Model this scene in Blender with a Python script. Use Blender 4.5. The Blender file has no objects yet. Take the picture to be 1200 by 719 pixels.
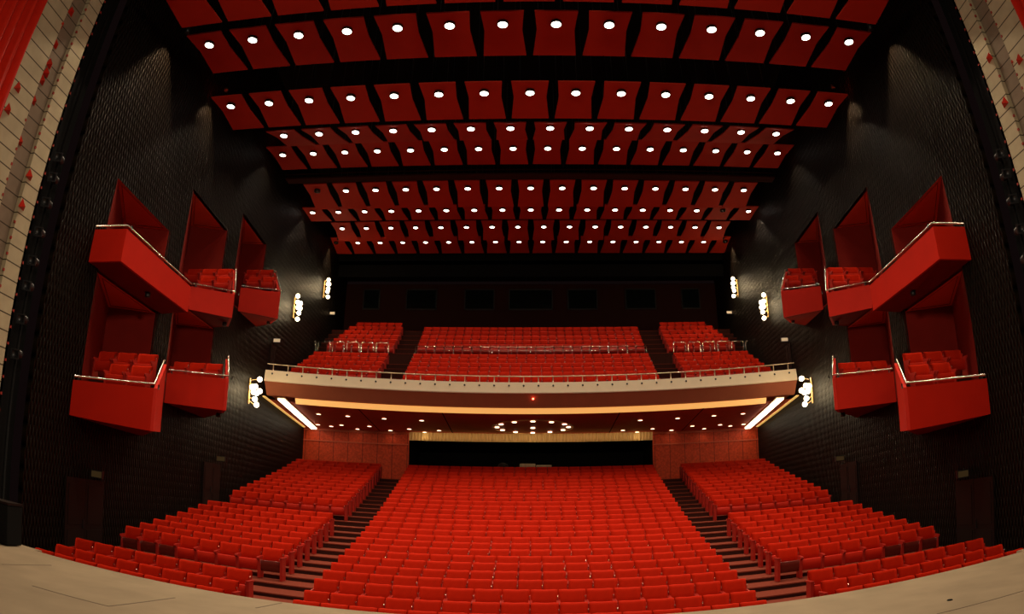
import bpy, math
from mathutils import Matrix, Vector

# ------------------------------------------------------------------ basics
sc = bpy.context.scene
COL = sc.collection
Z0 = 2.9            # height of the lens above the lowest stalls floor (everything is laid out around the lens, then raised)
RISE = []           # top-level objects that get raised by Z0 at the end
F, PITCH, YAW, ROLL, CY = 814.39, 19.703, 1.66, .412, 312.9
STAGE = -1.75       # stage floor, seen from the lens height
PI = math.pi


def wx(y):          # half width of the hall: the side walls open towards the back
    return 10.7 + .073 * y


# ------------------------------------------------------------------ materials
def mat(name, col, rough=.6, spec=.3, metal=0., noise=0., nscale=8., bump=0., emit=None, estr=0.):
    m = bpy.data.materials.new(name)
    m.use_nodes = True
    nt = m.node_tree
    b = nt.nodes['Principled BSDF']
    b.inputs['Base Color'].default_value = (*col, 1)
    b.inputs['Roughness'].default_value = rough
    b.inputs['Metallic'].default_value = metal
    b.inputs['Specular IOR Level'].default_value = spec
    if noise or bump:
        tc = nt.nodes.new('ShaderNodeTexCoord')
        n = nt.nodes.new('ShaderNodeTexNoise')
        n.inputs['Scale'].default_value = nscale
        n.inputs['Detail'].default_value = 4
        nt.links.new(tc.outputs['Object'], n.inputs['Vector'])
        if noise:
            r = nt.nodes.new('ShaderNodeValToRGB')
            r.color_ramp.elements[0].color = (*[c * (1 - noise) for c in col], 1)
            r.color_ramp.elements[1].color = (*[min(1, c * (1 + noise)) for c in col], 1)
            r.color_ramp.elements[0].position = .3
            r.color_ramp.elements[1].position = .7
            nt.links.new(n.outputs['Fac'], r.inputs['Fac'])
            nt.links.new(r.outputs['Color'], b.inputs['Base Color'])
        if bump:
            bp = nt.nodes.new('ShaderNodeBump')
            bp.inputs['Strength'].default_value = bump
            bp.inputs['Distance'].default_value = .02
            nt.links.new(n.outputs['Fac'], bp.inputs['Height'])
            nt.links.new(bp.outputs['Normal'], b.inputs['Normal'])
    if emit:
        b.inputs['Emission Color'].default_value = (*emit, 1)
        b.inputs['Emission Strength'].default_value = estr
    return m


def math_node(nt, op, a, b=None, c=None):
    n = nt.nodes.new('ShaderNodeMath')
    n.operation = op
    for i, v in enumerate((a, b, c)):
        if v is None:
            continue
        if isinstance(v, (int, float)):
            n.inputs[i].default_value = v
        else:
            nt.links.new(v, n.inputs[i])
    return n.outputs[0]


def wall_mat(name, col, pu, pv, dist):
    """dark wall of staggered raised oval scales (pitch pu along the wall, pv upwards)"""
    m = mat(name, col, rough=.45, spec=.05)
    nt = m.node_tree
    b = nt.nodes['Principled BSDF']
    tc = nt.nodes.new('ShaderNodeTexCoord')
    sx = nt.nodes.new('ShaderNodeSeparateXYZ')
    nt.links.new(tc.outputs['Object'], sx.inputs[0])
    u = math_node(nt, 'DIVIDE', sx.outputs['Y'], pu)
    v = math_node(nt, 'DIVIDE', sx.outputs['Z'], pv)
    hs = []
    for sh in (0., 1.):
        fu = math_node(nt, 'SUBTRACT', math_node(nt, 'FRACT', math_node(nt, 'ADD', u, sh * .5)), .5)
        fv = math_node(nt, 'SUBTRACT', math_node(nt, 'FRACT', math_node(nt, 'MULTIPLY_ADD', v, .5, sh * .5)), .5)
        r2 = math_node(nt, 'ADD', math_node(nt, 'MULTIPLY', fu, fu), math_node(nt, 'MULTIPLY', math_node(nt, 'MULTIPLY', fv, fv), .8))
        hs.append(math_node(nt, 'MAXIMUM', math_node(nt, 'SUBTRACT', .21, r2), 0.))
    h = math_node(nt, 'MULTIPLY', math_node(nt, 'SQRT', math_node(nt, 'MAXIMUM', hs[0], hs[1])), 2.2)
    bp = nt.nodes.new('ShaderNodeBump')
    bp.inputs['Strength'].default_value = 1.
    bp.inputs['Distance'].default_value = dist
    nt.links.new(h, bp.inputs['Height'])
    nt.links.new(bp.outputs['Normal'], b.inputs['Normal'])
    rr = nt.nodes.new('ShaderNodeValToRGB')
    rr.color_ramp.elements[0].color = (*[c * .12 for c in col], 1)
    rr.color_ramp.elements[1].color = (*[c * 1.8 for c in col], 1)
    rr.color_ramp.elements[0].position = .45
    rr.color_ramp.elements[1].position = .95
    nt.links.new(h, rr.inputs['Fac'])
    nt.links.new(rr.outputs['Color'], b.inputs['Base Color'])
    return m


def line_mat(name, col, dark, axis, pitch, width, rough=.7, noise=.08, nscale=3.):
    """boards: a dark joint every `pitch` metres along an axis"""
    m = mat(name, col, rough=rough, spec=.2, noise=noise, nscale=nscale)
    nt = m.node_tree
    b = nt.nodes['Principled BSDF']
    tc = nt.nodes.new('ShaderNodeTexCoord')
    sx = nt.nodes.new('ShaderNodeSeparateXYZ')
    nt.links.new(tc.outputs['Object'], sx.inputs[0])
    f = math_node(nt, 'FRACT', math_node(nt, 'DIVIDE', sx.outputs[axis], pitch))
    k = math_node(nt, 'LESS_THAN', f, width / pitch)
    mx = nt.nodes.new('ShaderNodeMix')
    mx.data_type = 'RGBA'
    nt.links.new(k, mx.inputs[0])
    src = b.inputs['Base Color'].links[0].from_socket
    nt.links.new(src, mx.inputs[6])
    mx.inputs[7].default_value = (*dark, 1)
    nt.links.new(mx.outputs[2], b.inputs['Base Color'])
    return m


M = dict(
    seat=mat('red_seat_cloth', (.46, .013, .002), rough=.75, spec=.06, noise=.06, nscale=6, bump=.1),
    shell=mat('dark_seat_shell', (.10, .010, .006), rough=.25, spec=.6),
    pan=mat('red_seat_pan', (.44, .012, .003), rough=.55, spec=.2),
    arm=mat('red_armrest', (.34, .018, .012), rough=.3, spec=.4),
    carpet=mat('red_brown_carpet', (.17, .032, .018), rough=.9, spec=.1, noise=.15, nscale=30),
    riser=mat('dark_step_riser', (.035, .009, .006), rough=.9, spec=.1),
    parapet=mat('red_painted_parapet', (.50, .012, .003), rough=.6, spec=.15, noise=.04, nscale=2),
    recess=mat('deep_red_recess', (.17, .006, .002), rough=.7, spec=.12, noise=.06, nscale=2),  # darker than the parapets: shade in and under the boxes put into colour
    recess_soffit=mat('dull_red_recess_soffit', (.62, .085, .035), rough=.7, spec=.12),  # lighter than the recess walls: bounced light put into its colour
    panel=mat('red_ceiling_panel', (.47, .028, .012), rough=.65, spec=.12, noise=.05, nscale=1.5),
    black=mat('matt_black', (.006, .006, .006), rough=.9, spec=.1),
    black_metal=mat('black_metal', (.012, .012, .013), rough=.4, spec=.5),
    lower=mat('red_brown_fascia', (.40, .13, .07), rough=.5, spec=.2, noise=.04, nscale=2),  # red light bounced onto the cream underside, put into the fascia colour
    brass=mat('pale_brass', (.62, .50, .34), rough=.3, metal=.6),
    chrome=mat('polished_chrome', (.75, .68, .58), rough=.22, metal=1.),
    cream=mat('cream_plaster', (.86, .74, .54), rough=.55, spec=.3, noise=.03, nscale=2),
    gold=mat('gold_pleats', (.62, .40, .15), rough=.4, spec=.5),
    soffit=mat('red_brown_soffit', (.58, .105, .045), rough=.55, spec=.3, noise=.05, nscale=1),
    wood=line_mat('red_brown_boards', (.55, .055, .015), (.07, .012, .006), 'X', .9, .03, rough=.5, noise=.25, nscale=9),
    walltex=wall_mat('dark_scaled_wall', (.0052, .0031, .0017), .15, .27, .25),
    planks=line_mat('beige_boards', (.42, .36, .235), (.06, .045, .025), 'Z', .38, .03),
    stripp=line_mat('brown_boards', (.20, .15, .105), (.05, .035, .02), 'Z', .38, .03),  # recessed strip: its shade put into a darker board colour
    stud=mat('red_stud', (.30, .03, .02), rough=.6),
    stage=mat('worn_beige_stage_floor', (.30, .23, .15), rough=.75, spec=.12, noise=.12, nscale=1.2),
    seam=mat('dark_floor_joint', (.16, .12, .085), rough=.9),
    curtain=mat('red_velvet', (.58, .02, .008), rough=.36, spec=.45, noise=.06, nscale=5),
    door=mat('dark_brown_door', (.009, .004, .003), rough=.6, spec=.2),
    backwall=mat('dark_red_back_wall', (.035, .008, .006), rough=.8, spec=.15),
    glass=mat('dark_booth_glass', (.006, .008, .008), rough=.1, spec=.6),
    sign=mat('pale_sign_face', (.8, .7, .5), rough=.5, emit=(1, .72, .45), estr=.28),
    dimsign=mat('dim_sign_face', (.04, .025, .012), rough=.5, emit=(1, .6, .2), estr=.02),
    lens=mat('lit_lens', (1, .95, .85), emit=(1., .93, .78), estr=7.),
    warmlens=mat('lit_warm_lens', (1, .9, .75), emit=(1., .82, .52), estr=4.),
    offlens=mat('unlit_lens', (.05, .04, .04), rough=.2, spec=.5),
    globe=mat('lit_globe', (1, .95, .85), emit=(1., .80, .48), estr=14.),
    tube=mat('lit_tube', (1, .95, .8), emit=(1., .88, .62), estr=5.),
    cove=mat('lit_cove', (1, .8, .5), emit=(1., .46, .10), estr=.72),
    cove2=mat('lit_side_cove', (1, .8, .5), emit=(1., .55, .12), estr=.6),
    led=mat('red_led', (1, .2, .1), emit=(1., .12, .06), estr=9.),
    cloth=mat('beige_cloth', (.42, .32, .2), rough=.8, noise=.15, nscale=6),
)


# ------------------------------------------------------------------ mesh building
class MB:
    def __init__(s):
        s.v, s.f, s.m, s.sm = [], [], [], []

    def add(s, vs, fs, mi=0, smooth=False):
        b = len(s.v)
        s.v += [tuple(v) for v in vs]
        s.f += [tuple(b + i for i in f) for f in fs]
        s.m += [mi] * len(fs)
        s.sm += [smooth] * len(fs)
        return s

    def box(s, x0, x1, y0, y1, z0, z1, mi=0):
        return s.hexa([(x0, y0, z0), (x1, y0, z0), (x1, y1, z0), (x0, y1, z0), (x0, y0, z1), (x1, y0, z1), (x1, y1, z1), (x0, y1, z1)], mi)

    def hexa(s, p, mi=0):
        return s.add(p, [(3, 2, 1, 0), (4, 5, 6, 7), (0, 1, 5, 4), (1, 2, 6, 5), (2, 3, 7, 6), (3, 0, 4, 7)], mi)

    def prism(s, poly, z0, z1, mi=0):
        """poly: (x,y) list; z0/z1 numbers or lists"""
        n = len(poly)
        zz0 = z0 if isinstance(z0, (list, tuple)) else [z0] * n
        zz1 = z1 if isinstance(z1, (list, tuple)) else [z1] * n
        vs = [(x, y, z) for (x, y), z in zip(poly, zz0)] + [(x, y, z) for (x, y), z in zip(poly, zz1)]
        fs = [tuple(range(n - 1, -1, -1)), tuple(range(n, 2 * n))] + [(i, (i + 1) % n, n + (i + 1) % n, n + i) for i in range(n)]
        return s.add(vs, fs, mi)

    def slab(s, a, b, c, d, nrm, t, mi=0):
        """quad a b c d extruded by t along nrm"""
        n = Vector(nrm).normalized() * t
        p = [Vector(q) for q in (a, b, c, d)]
        return s.hexa([*p, *[q + n for q in p]], mi)

    def tube(s, pts, r, n=8, mi=0):
        pts = [Vector(p) for p in pts]
        vs, fs = [], []
        for i, p in enumerate(pts):
            d = (pts[min(i + 1, len(pts) - 1)] - pts[max(i - 1, 0)]).normalized()
            a = d.cross(Vector((0, 0, 1)) if abs(d.z) < .9 else Vector((1, 0, 0))).normalized()
            b = d.cross(a)
            vs += [p + (a * math.cos(2 * PI * k / n) + b * math.sin(2 * PI * k / n)) * r for k in range(n)]
        for i in range(len(pts) - 1):
            fs += [(i * n + k, i * n + (k + 1) % n, (i + 1) * n + (k + 1) % n, (i + 1) * n + k) for k in range(n)]
        fs += [tuple(range(n)), tuple(range(len(vs) - 1, len(vs) - n - 1, -1))]
        return s.add(vs, fs, mi, True)

    def lathe(s, prof, c, n=16, mi=0, cap=True):
        """prof: (r, z) list; turned around the vertical through c"""
        vs = [(c[0] + r * math.cos(2 * PI * k / n), c[1] + r * math.sin(2 * PI * k / n), c[2] + z) for r, z in prof for k in range(n)]
        fs = [(i * n + k, i * n + (k + 1) % n, (i + 1) * n + (k + 1) % n, (i + 1) * n + k) for i in range(len(prof) - 1) for k in range(n)]
        if cap:
            fs += [tuple(range(n - 1, -1, -1)), tuple(range((len(prof) - 1) * n, len(prof) * n))]
        return s.add(vs, fs, mi, True)

    def ball(s, c, r, n=12, mi=0):
        m = n // 2
        return s.lathe([(max(r * math.sin(PI * i / m), .0004), -r * math.cos(PI * i / m)) for i in range(m + 1)], c, n, mi)

    def build(s, name, mats, parent=None, bevel=0.):
        me = bpy.data.meshes.new(name)
        off = Vector(parent.location) if parent is not None and parent.get('_base') else Vector((0, 0, 0))
        me.from_pydata([Vector(v) - off for v in s.v], [], s.f)
        for m in (mats if isinstance(mats, (list, tuple)) else [mats]):
            me.materials.append(m)
        me.polygons.foreach_set('material_index', s.m)
        me.polygons.foreach_set('use_smooth', s.sm)
        me.update()
        o = bpy.data.objects.new(name, me)
        COL.objects.link(o)
        if parent is not None:
            o.parent = parent
            if parent.get('_base'):
                o['_base'] = 0
        else:
            RISE.append(o)
        if bevel:
            bv = o.modifiers.new('edge', 'BEVEL')
            bv.width = bevel
            bv.segments = 2
        return o


def sub(name, mb, mats, part):
    """a sub-part: part sits at its thing's base, so it shares that base"""
    root = part.parent
    o = mb.build(name, mats, root)
    o.parent = part
    return o


def tag(o, label=None, cat=None, group=None, kind=None):
    for k, v in (('label', label), ('category', cat), ('group', group), ('kind', kind)):
        if v:
            o[k] = v
    return o


def thing(name, label, cat, loc=(0, 0, 0), group=None):
    o = bpy.data.objects.new(name, None)
    o.location = loc
    o['_base'] = 1
    o.empty_display_size = .1
    COL.objects.link(o)
    RISE.append(o)
    return tag(o, label, cat, group)


def struct(name, mb, mats):
    return tag(mb.build(name, mats), kind='structure')


def copy_tree(o, parent=None):
    c = o.copy()
    COL.objects.link(c)
    if parent is not None:
        c.parent = parent
    else:
        RISE.append(c)
    for ch in list(o.children):
        copy_tree(ch, c)
    return c


ORD = 'first second third fourth fifth sixth seventh eighth ninth tenth eleventh twelfth thirteenth fourteenth fifteenth sixteenth seventeenth eighteenth nineteenth twentieth'.split()
SIDE = {-1: 'left', 1: 'right'}


def lamp_data(name, typ, energy, col, **kw):
    d = bpy.data.lights.new(name, typ)
    d.energy = energy
    d.color = col
    for k, v in kw.items():
        setattr(d, k, v)
    return d


def lamp(data, loc, look=None):
    o = bpy.data.objects.new(data.name, data)
    o.location = loc
    if look is not None:
        o.rotation_euler = (Vector(look) - Vector(loc)).to_track_quat('-Z', 'Y').to_euler()
    COL.objects.link(o)
    RISE.append(o)
    return o


# ------------------------------------------------------------------ the rake of the stalls
PITCHY = .94
TOPZ = [-2.04, -1.955, -1.80, -1.69, -1.585, -1.465, -1.355, -1.235, -1.11, -.975, -.83, -.665, -.515, -.36, -.185, -.01, .17, .35, .525, .70, .88, 1.07, 1.26, 1.46, 1.67, 1.88, 2.09]
SEATH = .86
rowy = lambda k: 12.7 + PITCHY * k
floorz = lambda k: TOPZ[min(max(k, 0), 26)] - SEATH
hw = lambda k: 4.45 + .083 * k                 # half width of the centre block
side_in = lambda k: hw(k) + 1.46
side_out = lambda k: min(11.0 + .077 * k, wx(rowy(k)) - .12)
SIDE_ROWS = [0, 1, 2] + list(range(5, 13)) + list(range(15, 27))

fl = MB()
W = 14.4
fl.box(-W, W, 10.0, rowy(0) - .8, floorz(0) - .4, floorz(0), 0)
for k in range(27):
    y0, y1 = rowy(k) - .80, rowy(k) + .14
    if k == 26:
        y1 = 46.5
    a, b = wx(y0) + .05, wx(y1) + .05
    z = floorz(k)
    fl.add([(-a, y0, z), (a, y0, z), (b, y1, z), (-b, y1, z)], [(0, 1, 2, 3)], 0)
    zp = floorz(k - 1) if k else floorz(0) - .3
    fl.add([(-a, y0, zp - .01), (a, y0, zp - .01), (a, y0, z - .012), (-a, y0, z - .012)], [(0, 1, 2, 3)], 1)
    fl.add([(-a, y0 - .012, z - .03), (a, y0 - .012, z - .03), (a, y0 - .012, z), (-a, y0 - .012, z), (-a, y0, z), (a, y0, z)], [(0, 1, 2, 3), (3, 2, 5, 4)], 0)
struct('floor', fl, [M['carpet'], M['riser']])


# ------------------------------------------------------------------ seats
def rounded_back(mb, w, z0, z1, y0, y1, t, dip, mi, nx=6):
    """upholstered back: gently dished front, rounded top edge whose middle dips"""
    prof = [(0, 0), (.55, 0), (.86, 0), (.97, .18), (1., .5), (.97, .85), (.80, 1.), (0, 1.)]   # (height share, thickness share)
    vs, fs = [], []
    for i in range(nx + 1):
        u = -1 + 2 * i / nx
        e = abs(u) ** 6
        for h, q in prof:
            hh = h * (1 - .05 * e)
            zz = z0 + (z1 - dip * (1 - u * u) - z0) * hh
            yy = y0 + (y1 - y0) * hh
            d = q * t + (1 - q) * (.016 * (1 - u * u) + .02 * e)
            vs.append((u * w / 2, yy + d - t / 2, zz))
    n = len(prof)
    for i in range(nx):
        fs += [(i * n + j, (i + 1) * n + j, (i + 1) * n + j + 1, i * n + j + 1) for j in range(n - 1)]
        fs.append((i * n + n - 1, (i + 1) * n + n - 1, (i + 1) * n, i * n))
    fs += [tuple(range(n - 1, -1, -1)), tuple(range(nx * n, nx * n + n))]
    mb.add(vs, fs, mi, True)


def back_mb(w, nx=6):
    mb = MB()
    rounded_back(mb, w, .40, .86, -.05, .04, .085, .022, 0, nx)
    return mb


def pan_mb(w):
    mb = MB()
    a = w / 2 - .035
    p = [(-.075, .22), (-.125, .50), (-.17, .515), (-.205, .495), (-.165, .23), (-.13, .205)]
    n = len(p)
    for mi, (q0, q1) in ((0, (0, n)),):
        vs = [(-a, y, z) for y, z in p] + [(a, y, z) for y, z in p]
        fs = [(i, (i + 1) % n, n + (i + 1) % n, n + i) for i in range(n)]
        mb.add(vs, fs, 0, True)
        mb.add(vs, [tuple(range(n)), tuple(range(2 * n - 1, n - 1, -1))], 0)
    mb.m[0] = 1
    mb.m[1] = 1
    return mb


def arm_mb(x, t=.036):
    mb = MB()
    p = [(-.24, .02), (-.24, .50), (-.30, .53), (-.315, .565), (-.29, .595), (.0, .62), (.02, .60), (.02, .02)]
    n = len(p)
    vs = [(x - t / 2, y, z) for y, z in p] + [(x + t / 2, y, z) for y, z in p]
    mb.add(vs, [(i, n + i, n + (i + 1) % n, (i + 1) % n) for i in range(n)] + [tuple(range(n)), tuple(range(2 * n - 1, n - 1, -1))], 0)
    return mb


def end_mb(x):
    mb = MB()
    mb.box(x - .035, x + .035, -.36, -.10, .01, .60, 0)
    mb.box(x - .042, x + .042, -.38, -.05, .60, .635, 0)
    return mb


def make_seat(name, w):
    t = thing(name, 'red tip-up theatre seat', 'seat')
    back_mb(w - .022).build('backrest', M['seat'], t)
    pn = pan_mb(w).build('seat_pan', [M['pan'], M['seat']], t)
    pn.material_slots[0].link = 'OBJECT'
    pn.material_slots[0].material = M['pan']
    for s in (-1, 1):
        a = arm_mb(s * (w / 2 - .021))
        if s > 0:
            a.ball((w / 2 - .014, -.075, .70), .016, 8, 1)
            a.box(w / 2 - .020, w / 2 - .008, -.07, .0, .60, .70, 0)
        a.build('armrest', [M['arm'], M['chrome']], t)
    return t


def strip_proto(t):
    for ch in list(t.children):
        bpy.data.objects.remove(ch)
    RISE.remove(t)
    bpy.data.objects.remove(t)


seat_plan = []          # (block, k, index, n, x, y, z, width, end)
for k in range(27):
    n = round(2 * hw(k) / .566)
    w = 2 * hw(k) / n
    for i in range(n):
        seat_plan.append(('centre', k, i, n, -hw(k) + w * (i + .5), rowy(k), floorz(k), w, 0))
for k in SIDE_ROWS:
    x0, x1 = side_in(k), side_out(k)
    n = round((x1 - x0) / .625)
    w = (x1 - x0) / n
    for s in (-1, 1):
        for i in range(n):           # counted from the aisle
            seat_plan.append((SIDE[s], k, i, n, s * (x0 + w * (i + .5)), rowy(k), floorz(k), w, -s if i == 0 else 0))


def near(p):
    return (p[0] == 'centre' and p[1] <= 9) or (p[0] != 'centre' and p[1] <= 9)


protos = {}
row_no = {k: i for i, k in enumerate(SIDE_ROWS)}
seats = []
for p in seat_plan:
    blk, k, i, n, x, y, z, w, end = p
    if not near(p):
        continue
    key = (round(w, 2))
    if key not in protos:
        protos[key] = make_seat('theatre_chair', w)
    t = copy_tree(protos[key])
    t.location = (x, y, z)
    if blk != 'centre' and k in (5, 0) and (i >= n - 3 or i == 0):
        for ch in t.children:
            if ch.name.startswith('seat_pan'):
                ch.material_slots[0].material = M['shell']
                ch['label'] = 'dark glossy folded seat pan'
    if end:
        # the upright at the aisle end of a side row
        off = end * (w / 2 + .042)
        e = end_mb(off)
        me = e.build('end_panel', M['arm'])
        RISE.remove(me)
        me.parent = t
    if blk == 'centre':
        half = 'left' if i < n / 2 else 'right'
        j = i if half == 'left' else n - 1 - i
        t['label'] = f'red theatre seat in centre block, {ORD[k]} row from stage, {ORD[j]} from {half} aisle'
        t['group'] = 'stalls seats in the centre block'
    else:
        t['label'] = f'red theatre seat in {blk} side block, {ORD[row_no[k]]} row from stage, {ORD[i]} from the aisle'
        t['group'] = f'stalls seats in the {blk} block'
    t['category'] = 'seat'
    seats.append(t)
for t in protos.values():
    strip_proto(t)

# the remaining seats of the stalls and all of the balcony: one mass
stuff = MB()


def mass_seat(x, y, z, w, end=0):
    for src, mi0 in ((back_mb(w - .022, 4), 0), (pan_mb(w), None), (arm_mb(-(w / 2 - .021)), 2), (arm_mb(w / 2 - .021), 2)):
        b = len(stuff.v)
        stuff.v += [(vx + x, vy + y, vz + z) for vx, vy, vz in src.v]
        stuff.f += [tuple(b + i for i in f) for f in src.f]
        stuff.m += [mi0 if mi0 is not None else (3 if m == 0 else 0) for m in src.m]
        stuff.sm += src.sm
    if end:
        src = end_mb(end * (w / 2 + .042))
        b = len(stuff.v)
        stuff.v += [(vx + x, vy + y, vz + z) for vx, vy, vz in src.v]
        stuff.f += [tuple(b + i for i in f) for f in src.f]
        stuff.m += [2] * len(src.f)
        stuff.sm += src.sm


for p in seat_plan:
    if not near(p):
        mass_seat(*p[4:8], p[8])

# balcony rows: (y, top of back, half width of centre block, outer end of the side block)
BAL = [(34.90, 6.62), (35.85, 7.04), (36.80, 7.48), (37.75, 7.93), (38.70, 8.38), (39.65, 8.84),
       (42.20, 10.05), (43.15, 10.55), (44.10, 11.07), (45.05, 11.60), (46.00, 12.14)]
bal_hw = lambda y: 6.62 + .068 * (y - 34.9)
bal_out = lambda y: 13.15 if y < 40.5 else 13.05 - .08 * (y - 42.2)
for r, (y, tz) in enumerate(BAL):
    z = tz - SEATH
    h = bal_hw(y)
    n = round(2 * h / .56)
    for i in range(n):
        mass_seat(-h + 2 * h / n * (i + .5), y, z, 2 * h / n)
    if r == 0:
        continue
    x0, x1 = h + 1.5, bal_out(y)
    n = round((x1 - x0) / .56)
    for s in (-1, 1):
        for i in range(n):
            mass_seat(s * (x0 + (x1 - x0) / n * (i + .5)), y, z, (x1 - x0) / n, -s if i == 0 else 0)
for s in (-1, 1):      # one more short row at the very back of the side blocks
    y, z = 46.95, 12.68 - SEATH
    for i in range(6):
        mass_seat(s * (9.1 + .56 * (i + .5)), y, z, .56)
o = stuff.build('auditorium_chairs', [M['seat'], M['shell'], M['arm'], M['pan']])
tag(o, 'red theatre seats of the rear stalls and of the balcony above', 'seats', kind='stuff')

# balcony floor
bf = MB()
edge = [(33.3, 5.45)] + [(y - .8, tz - SEATH) for y, tz in BAL] + [(46.2, 11.85)]
for i, (y, z) in enumerate(edge):
    y1 = edge[i + 1][0] if i + 1 < len(edge) else 50.3
    a, b = wx(y) + .05, wx(y1) + .05
    zp = edge[i - 1][1] if i else 4.9
    ex = .0
    if i == 0:
        # the front strip follows the curved parapet
        continue
    bf.add([(-a, y, z), (a, y, z), (b, y1, z), (-b, y1, z)], [(0, 1, 2, 3)], 0)
    bf.add([(-a, y, zp - .01), (a, y, zp - .01), (a, y, z), (-a, y, z)], [(0, 1, 2, 3)], 1)
    bf.add([(-a, y - .012, z - .02), (a, y - .012, z - .02), (a, y - .012, z + .004), (-a, y - .012, z + .004), (a, y + .03, z + .004), (-a, y + .03, z + .004)], [(0, 1, 2, 3), (3, 2, 4, 5)], 2)
R = 45.0
fy = lambda x, off=0.: 33.4 + off - (R - math.sqrt(R * R - x * x))      # curved line of the balcony front
N = 32
pts = []
for i in range(N + 1):
    x = -13.0 + 26. * i / N
    pts.append((x, fy(x, .12)))
yb = edge[1][0]
for i in range(N):
    (xa, ya), (xb, yb2) = pts[i], pts[i + 1]
    bf.add([(xa, ya, 5.45), (xb, yb2, 5.45), (xb, yb, 5.45), (xa, yb, 5.45)], [(0, 1, 2, 3)], 0)
struct('floor_balcony', bf, [M['riser'], M['riser'], M['carpet']])


# ------------------------------------------------------------------ balcony front
def ribbon(prof_pts, x0, x1, n, mi=0, mb=None, close=False, smooth=False):
    """prof_pts: (offset behind the curved line, z); swept along the balcony curve"""
    mb = mb or MB()
    m = len(prof_pts)
    vs = []
    for i in range(n + 1):
        x = x0 + (x1 - x0) * i / n
        vs += [(x, fy(x, o_), z_) for o_, z_ in prof_pts]
    fs = []
    for i in range(n):
        for j in range(m if close else m - 1):
            j2 = (j + 1) % m
            fs.append((i * m + j, (i + 1) * m + j, (i + 1) * m + j2, i * m + j2))
    if close:
        fs += [tuple(range(m)), tuple(range((n + 1) * m - 1, n * m - 1, -1))]
    mb.add(vs, fs, mi, smooth)
    return mb


bt = thing('balcony_parapet', 'curved cream balcony front spanning the hall, with lit gold cove below', 'balcony', (0, 33.4, 4.5))
ribbon([(.10, 6.03), (0, 5.50), (.02, 5.46), (.20, 5.46), (.20, 6.03)], -12.95, 12.95, 48, close=True).build('parapet', M['cream'], bt)
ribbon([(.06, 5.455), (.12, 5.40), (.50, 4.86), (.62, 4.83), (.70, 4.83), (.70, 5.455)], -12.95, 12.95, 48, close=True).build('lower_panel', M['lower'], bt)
tag(ribbon([(.64, 4.82), (.80, 4.56), (.84, 4.56), (.74, 4.82)], -11.6, 11.6, 48, close=True).build('cove_light', M['cove'], bt), 'glowing gold cove strip')
for i in range(36):
    x = -12.6 + 25.2 * i / 35
    st = MB()
    st.ball((x, fy(x, .055), 5.86), .05, 8)
    st.build('bolt', M['black_metal'], bt)
lt = MB()
lt.ball((.1, fy(.1, .18) - .02, 5.22), .05, 10)
tag(lt.build('indicator_lamp', M['led'], bt), 'small red indicator lamp')

rl = thing('balcony_rail', 'long chrome safety rail on posts along the balcony front', 'railing', (0, 33.4, 6.03))
mb = MB()
mb.tube([(x, fy(x, .15), 6.34) for x in [-12.9 + 25.8 * i / 48 for i in range(49)]], .024)
mb.build('top_rail', M['brass'], rl)
for i in range(36):
    x = -12.6 + 25.2 * i / 35
    mb = MB()
    mb.tube([(x, fy(x, .15), 6.03), (x, fy(x, .15), 6.33)], .026, 6)
    mb.build('post', M['brass'], rl)

# soffit under the balcony
sf = MB()
sof_z = lambda y: 4.56 - .062 * (y - 34.2)
ys = [fy(0, .8), 36, 38, 40.1]
for i in range(N):
    xa, xb = -13.0 + 26. * i / N, -13.0 + 26. * (i + 1) / N
    ya, yb = fy(xa, .87), fy(xb, .87)
    sf.add([(xa, ya, sof_z(ya)), (xa * 1.046, 40.2, sof_z(40.2)), (xb * 1.046, 40.2, sof_z(40.2)), (xb, yb, sof_z(yb))], [(0, 1, 2, 3)], 0)
    sf.add([(xa, ya, sof_z(ya) + .3), (xa * 1.046, 40.2, sof_z(40.2) + .3), (xb * 1.046, 40.2, sof_z(40.2) + .3), (xb, yb, sof_z(yb) + .3)], [(3, 2, 1, 0)], 0)
struct('ceiling_under_balcony', sf, [M['soffit']])
jt = MB()
for x in (-8.6, -4.4, 4.4, 8.6):      # joints between the soffit boards
    y0 = fy(x, .9)
    jt.add([(x - .03, y0, sof_z(y0) - .004), (x + .03, y0, sof_z(y0) - .004), (x * 1.03 + .03, 40.1, sof_z(40.1) - .004), (x * 1.03 - .03, 40.1, sof_z(40.1) - .004)], [(0, 1, 2, 3)])
struct('trim_1', jt, [M['riser']])
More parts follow.
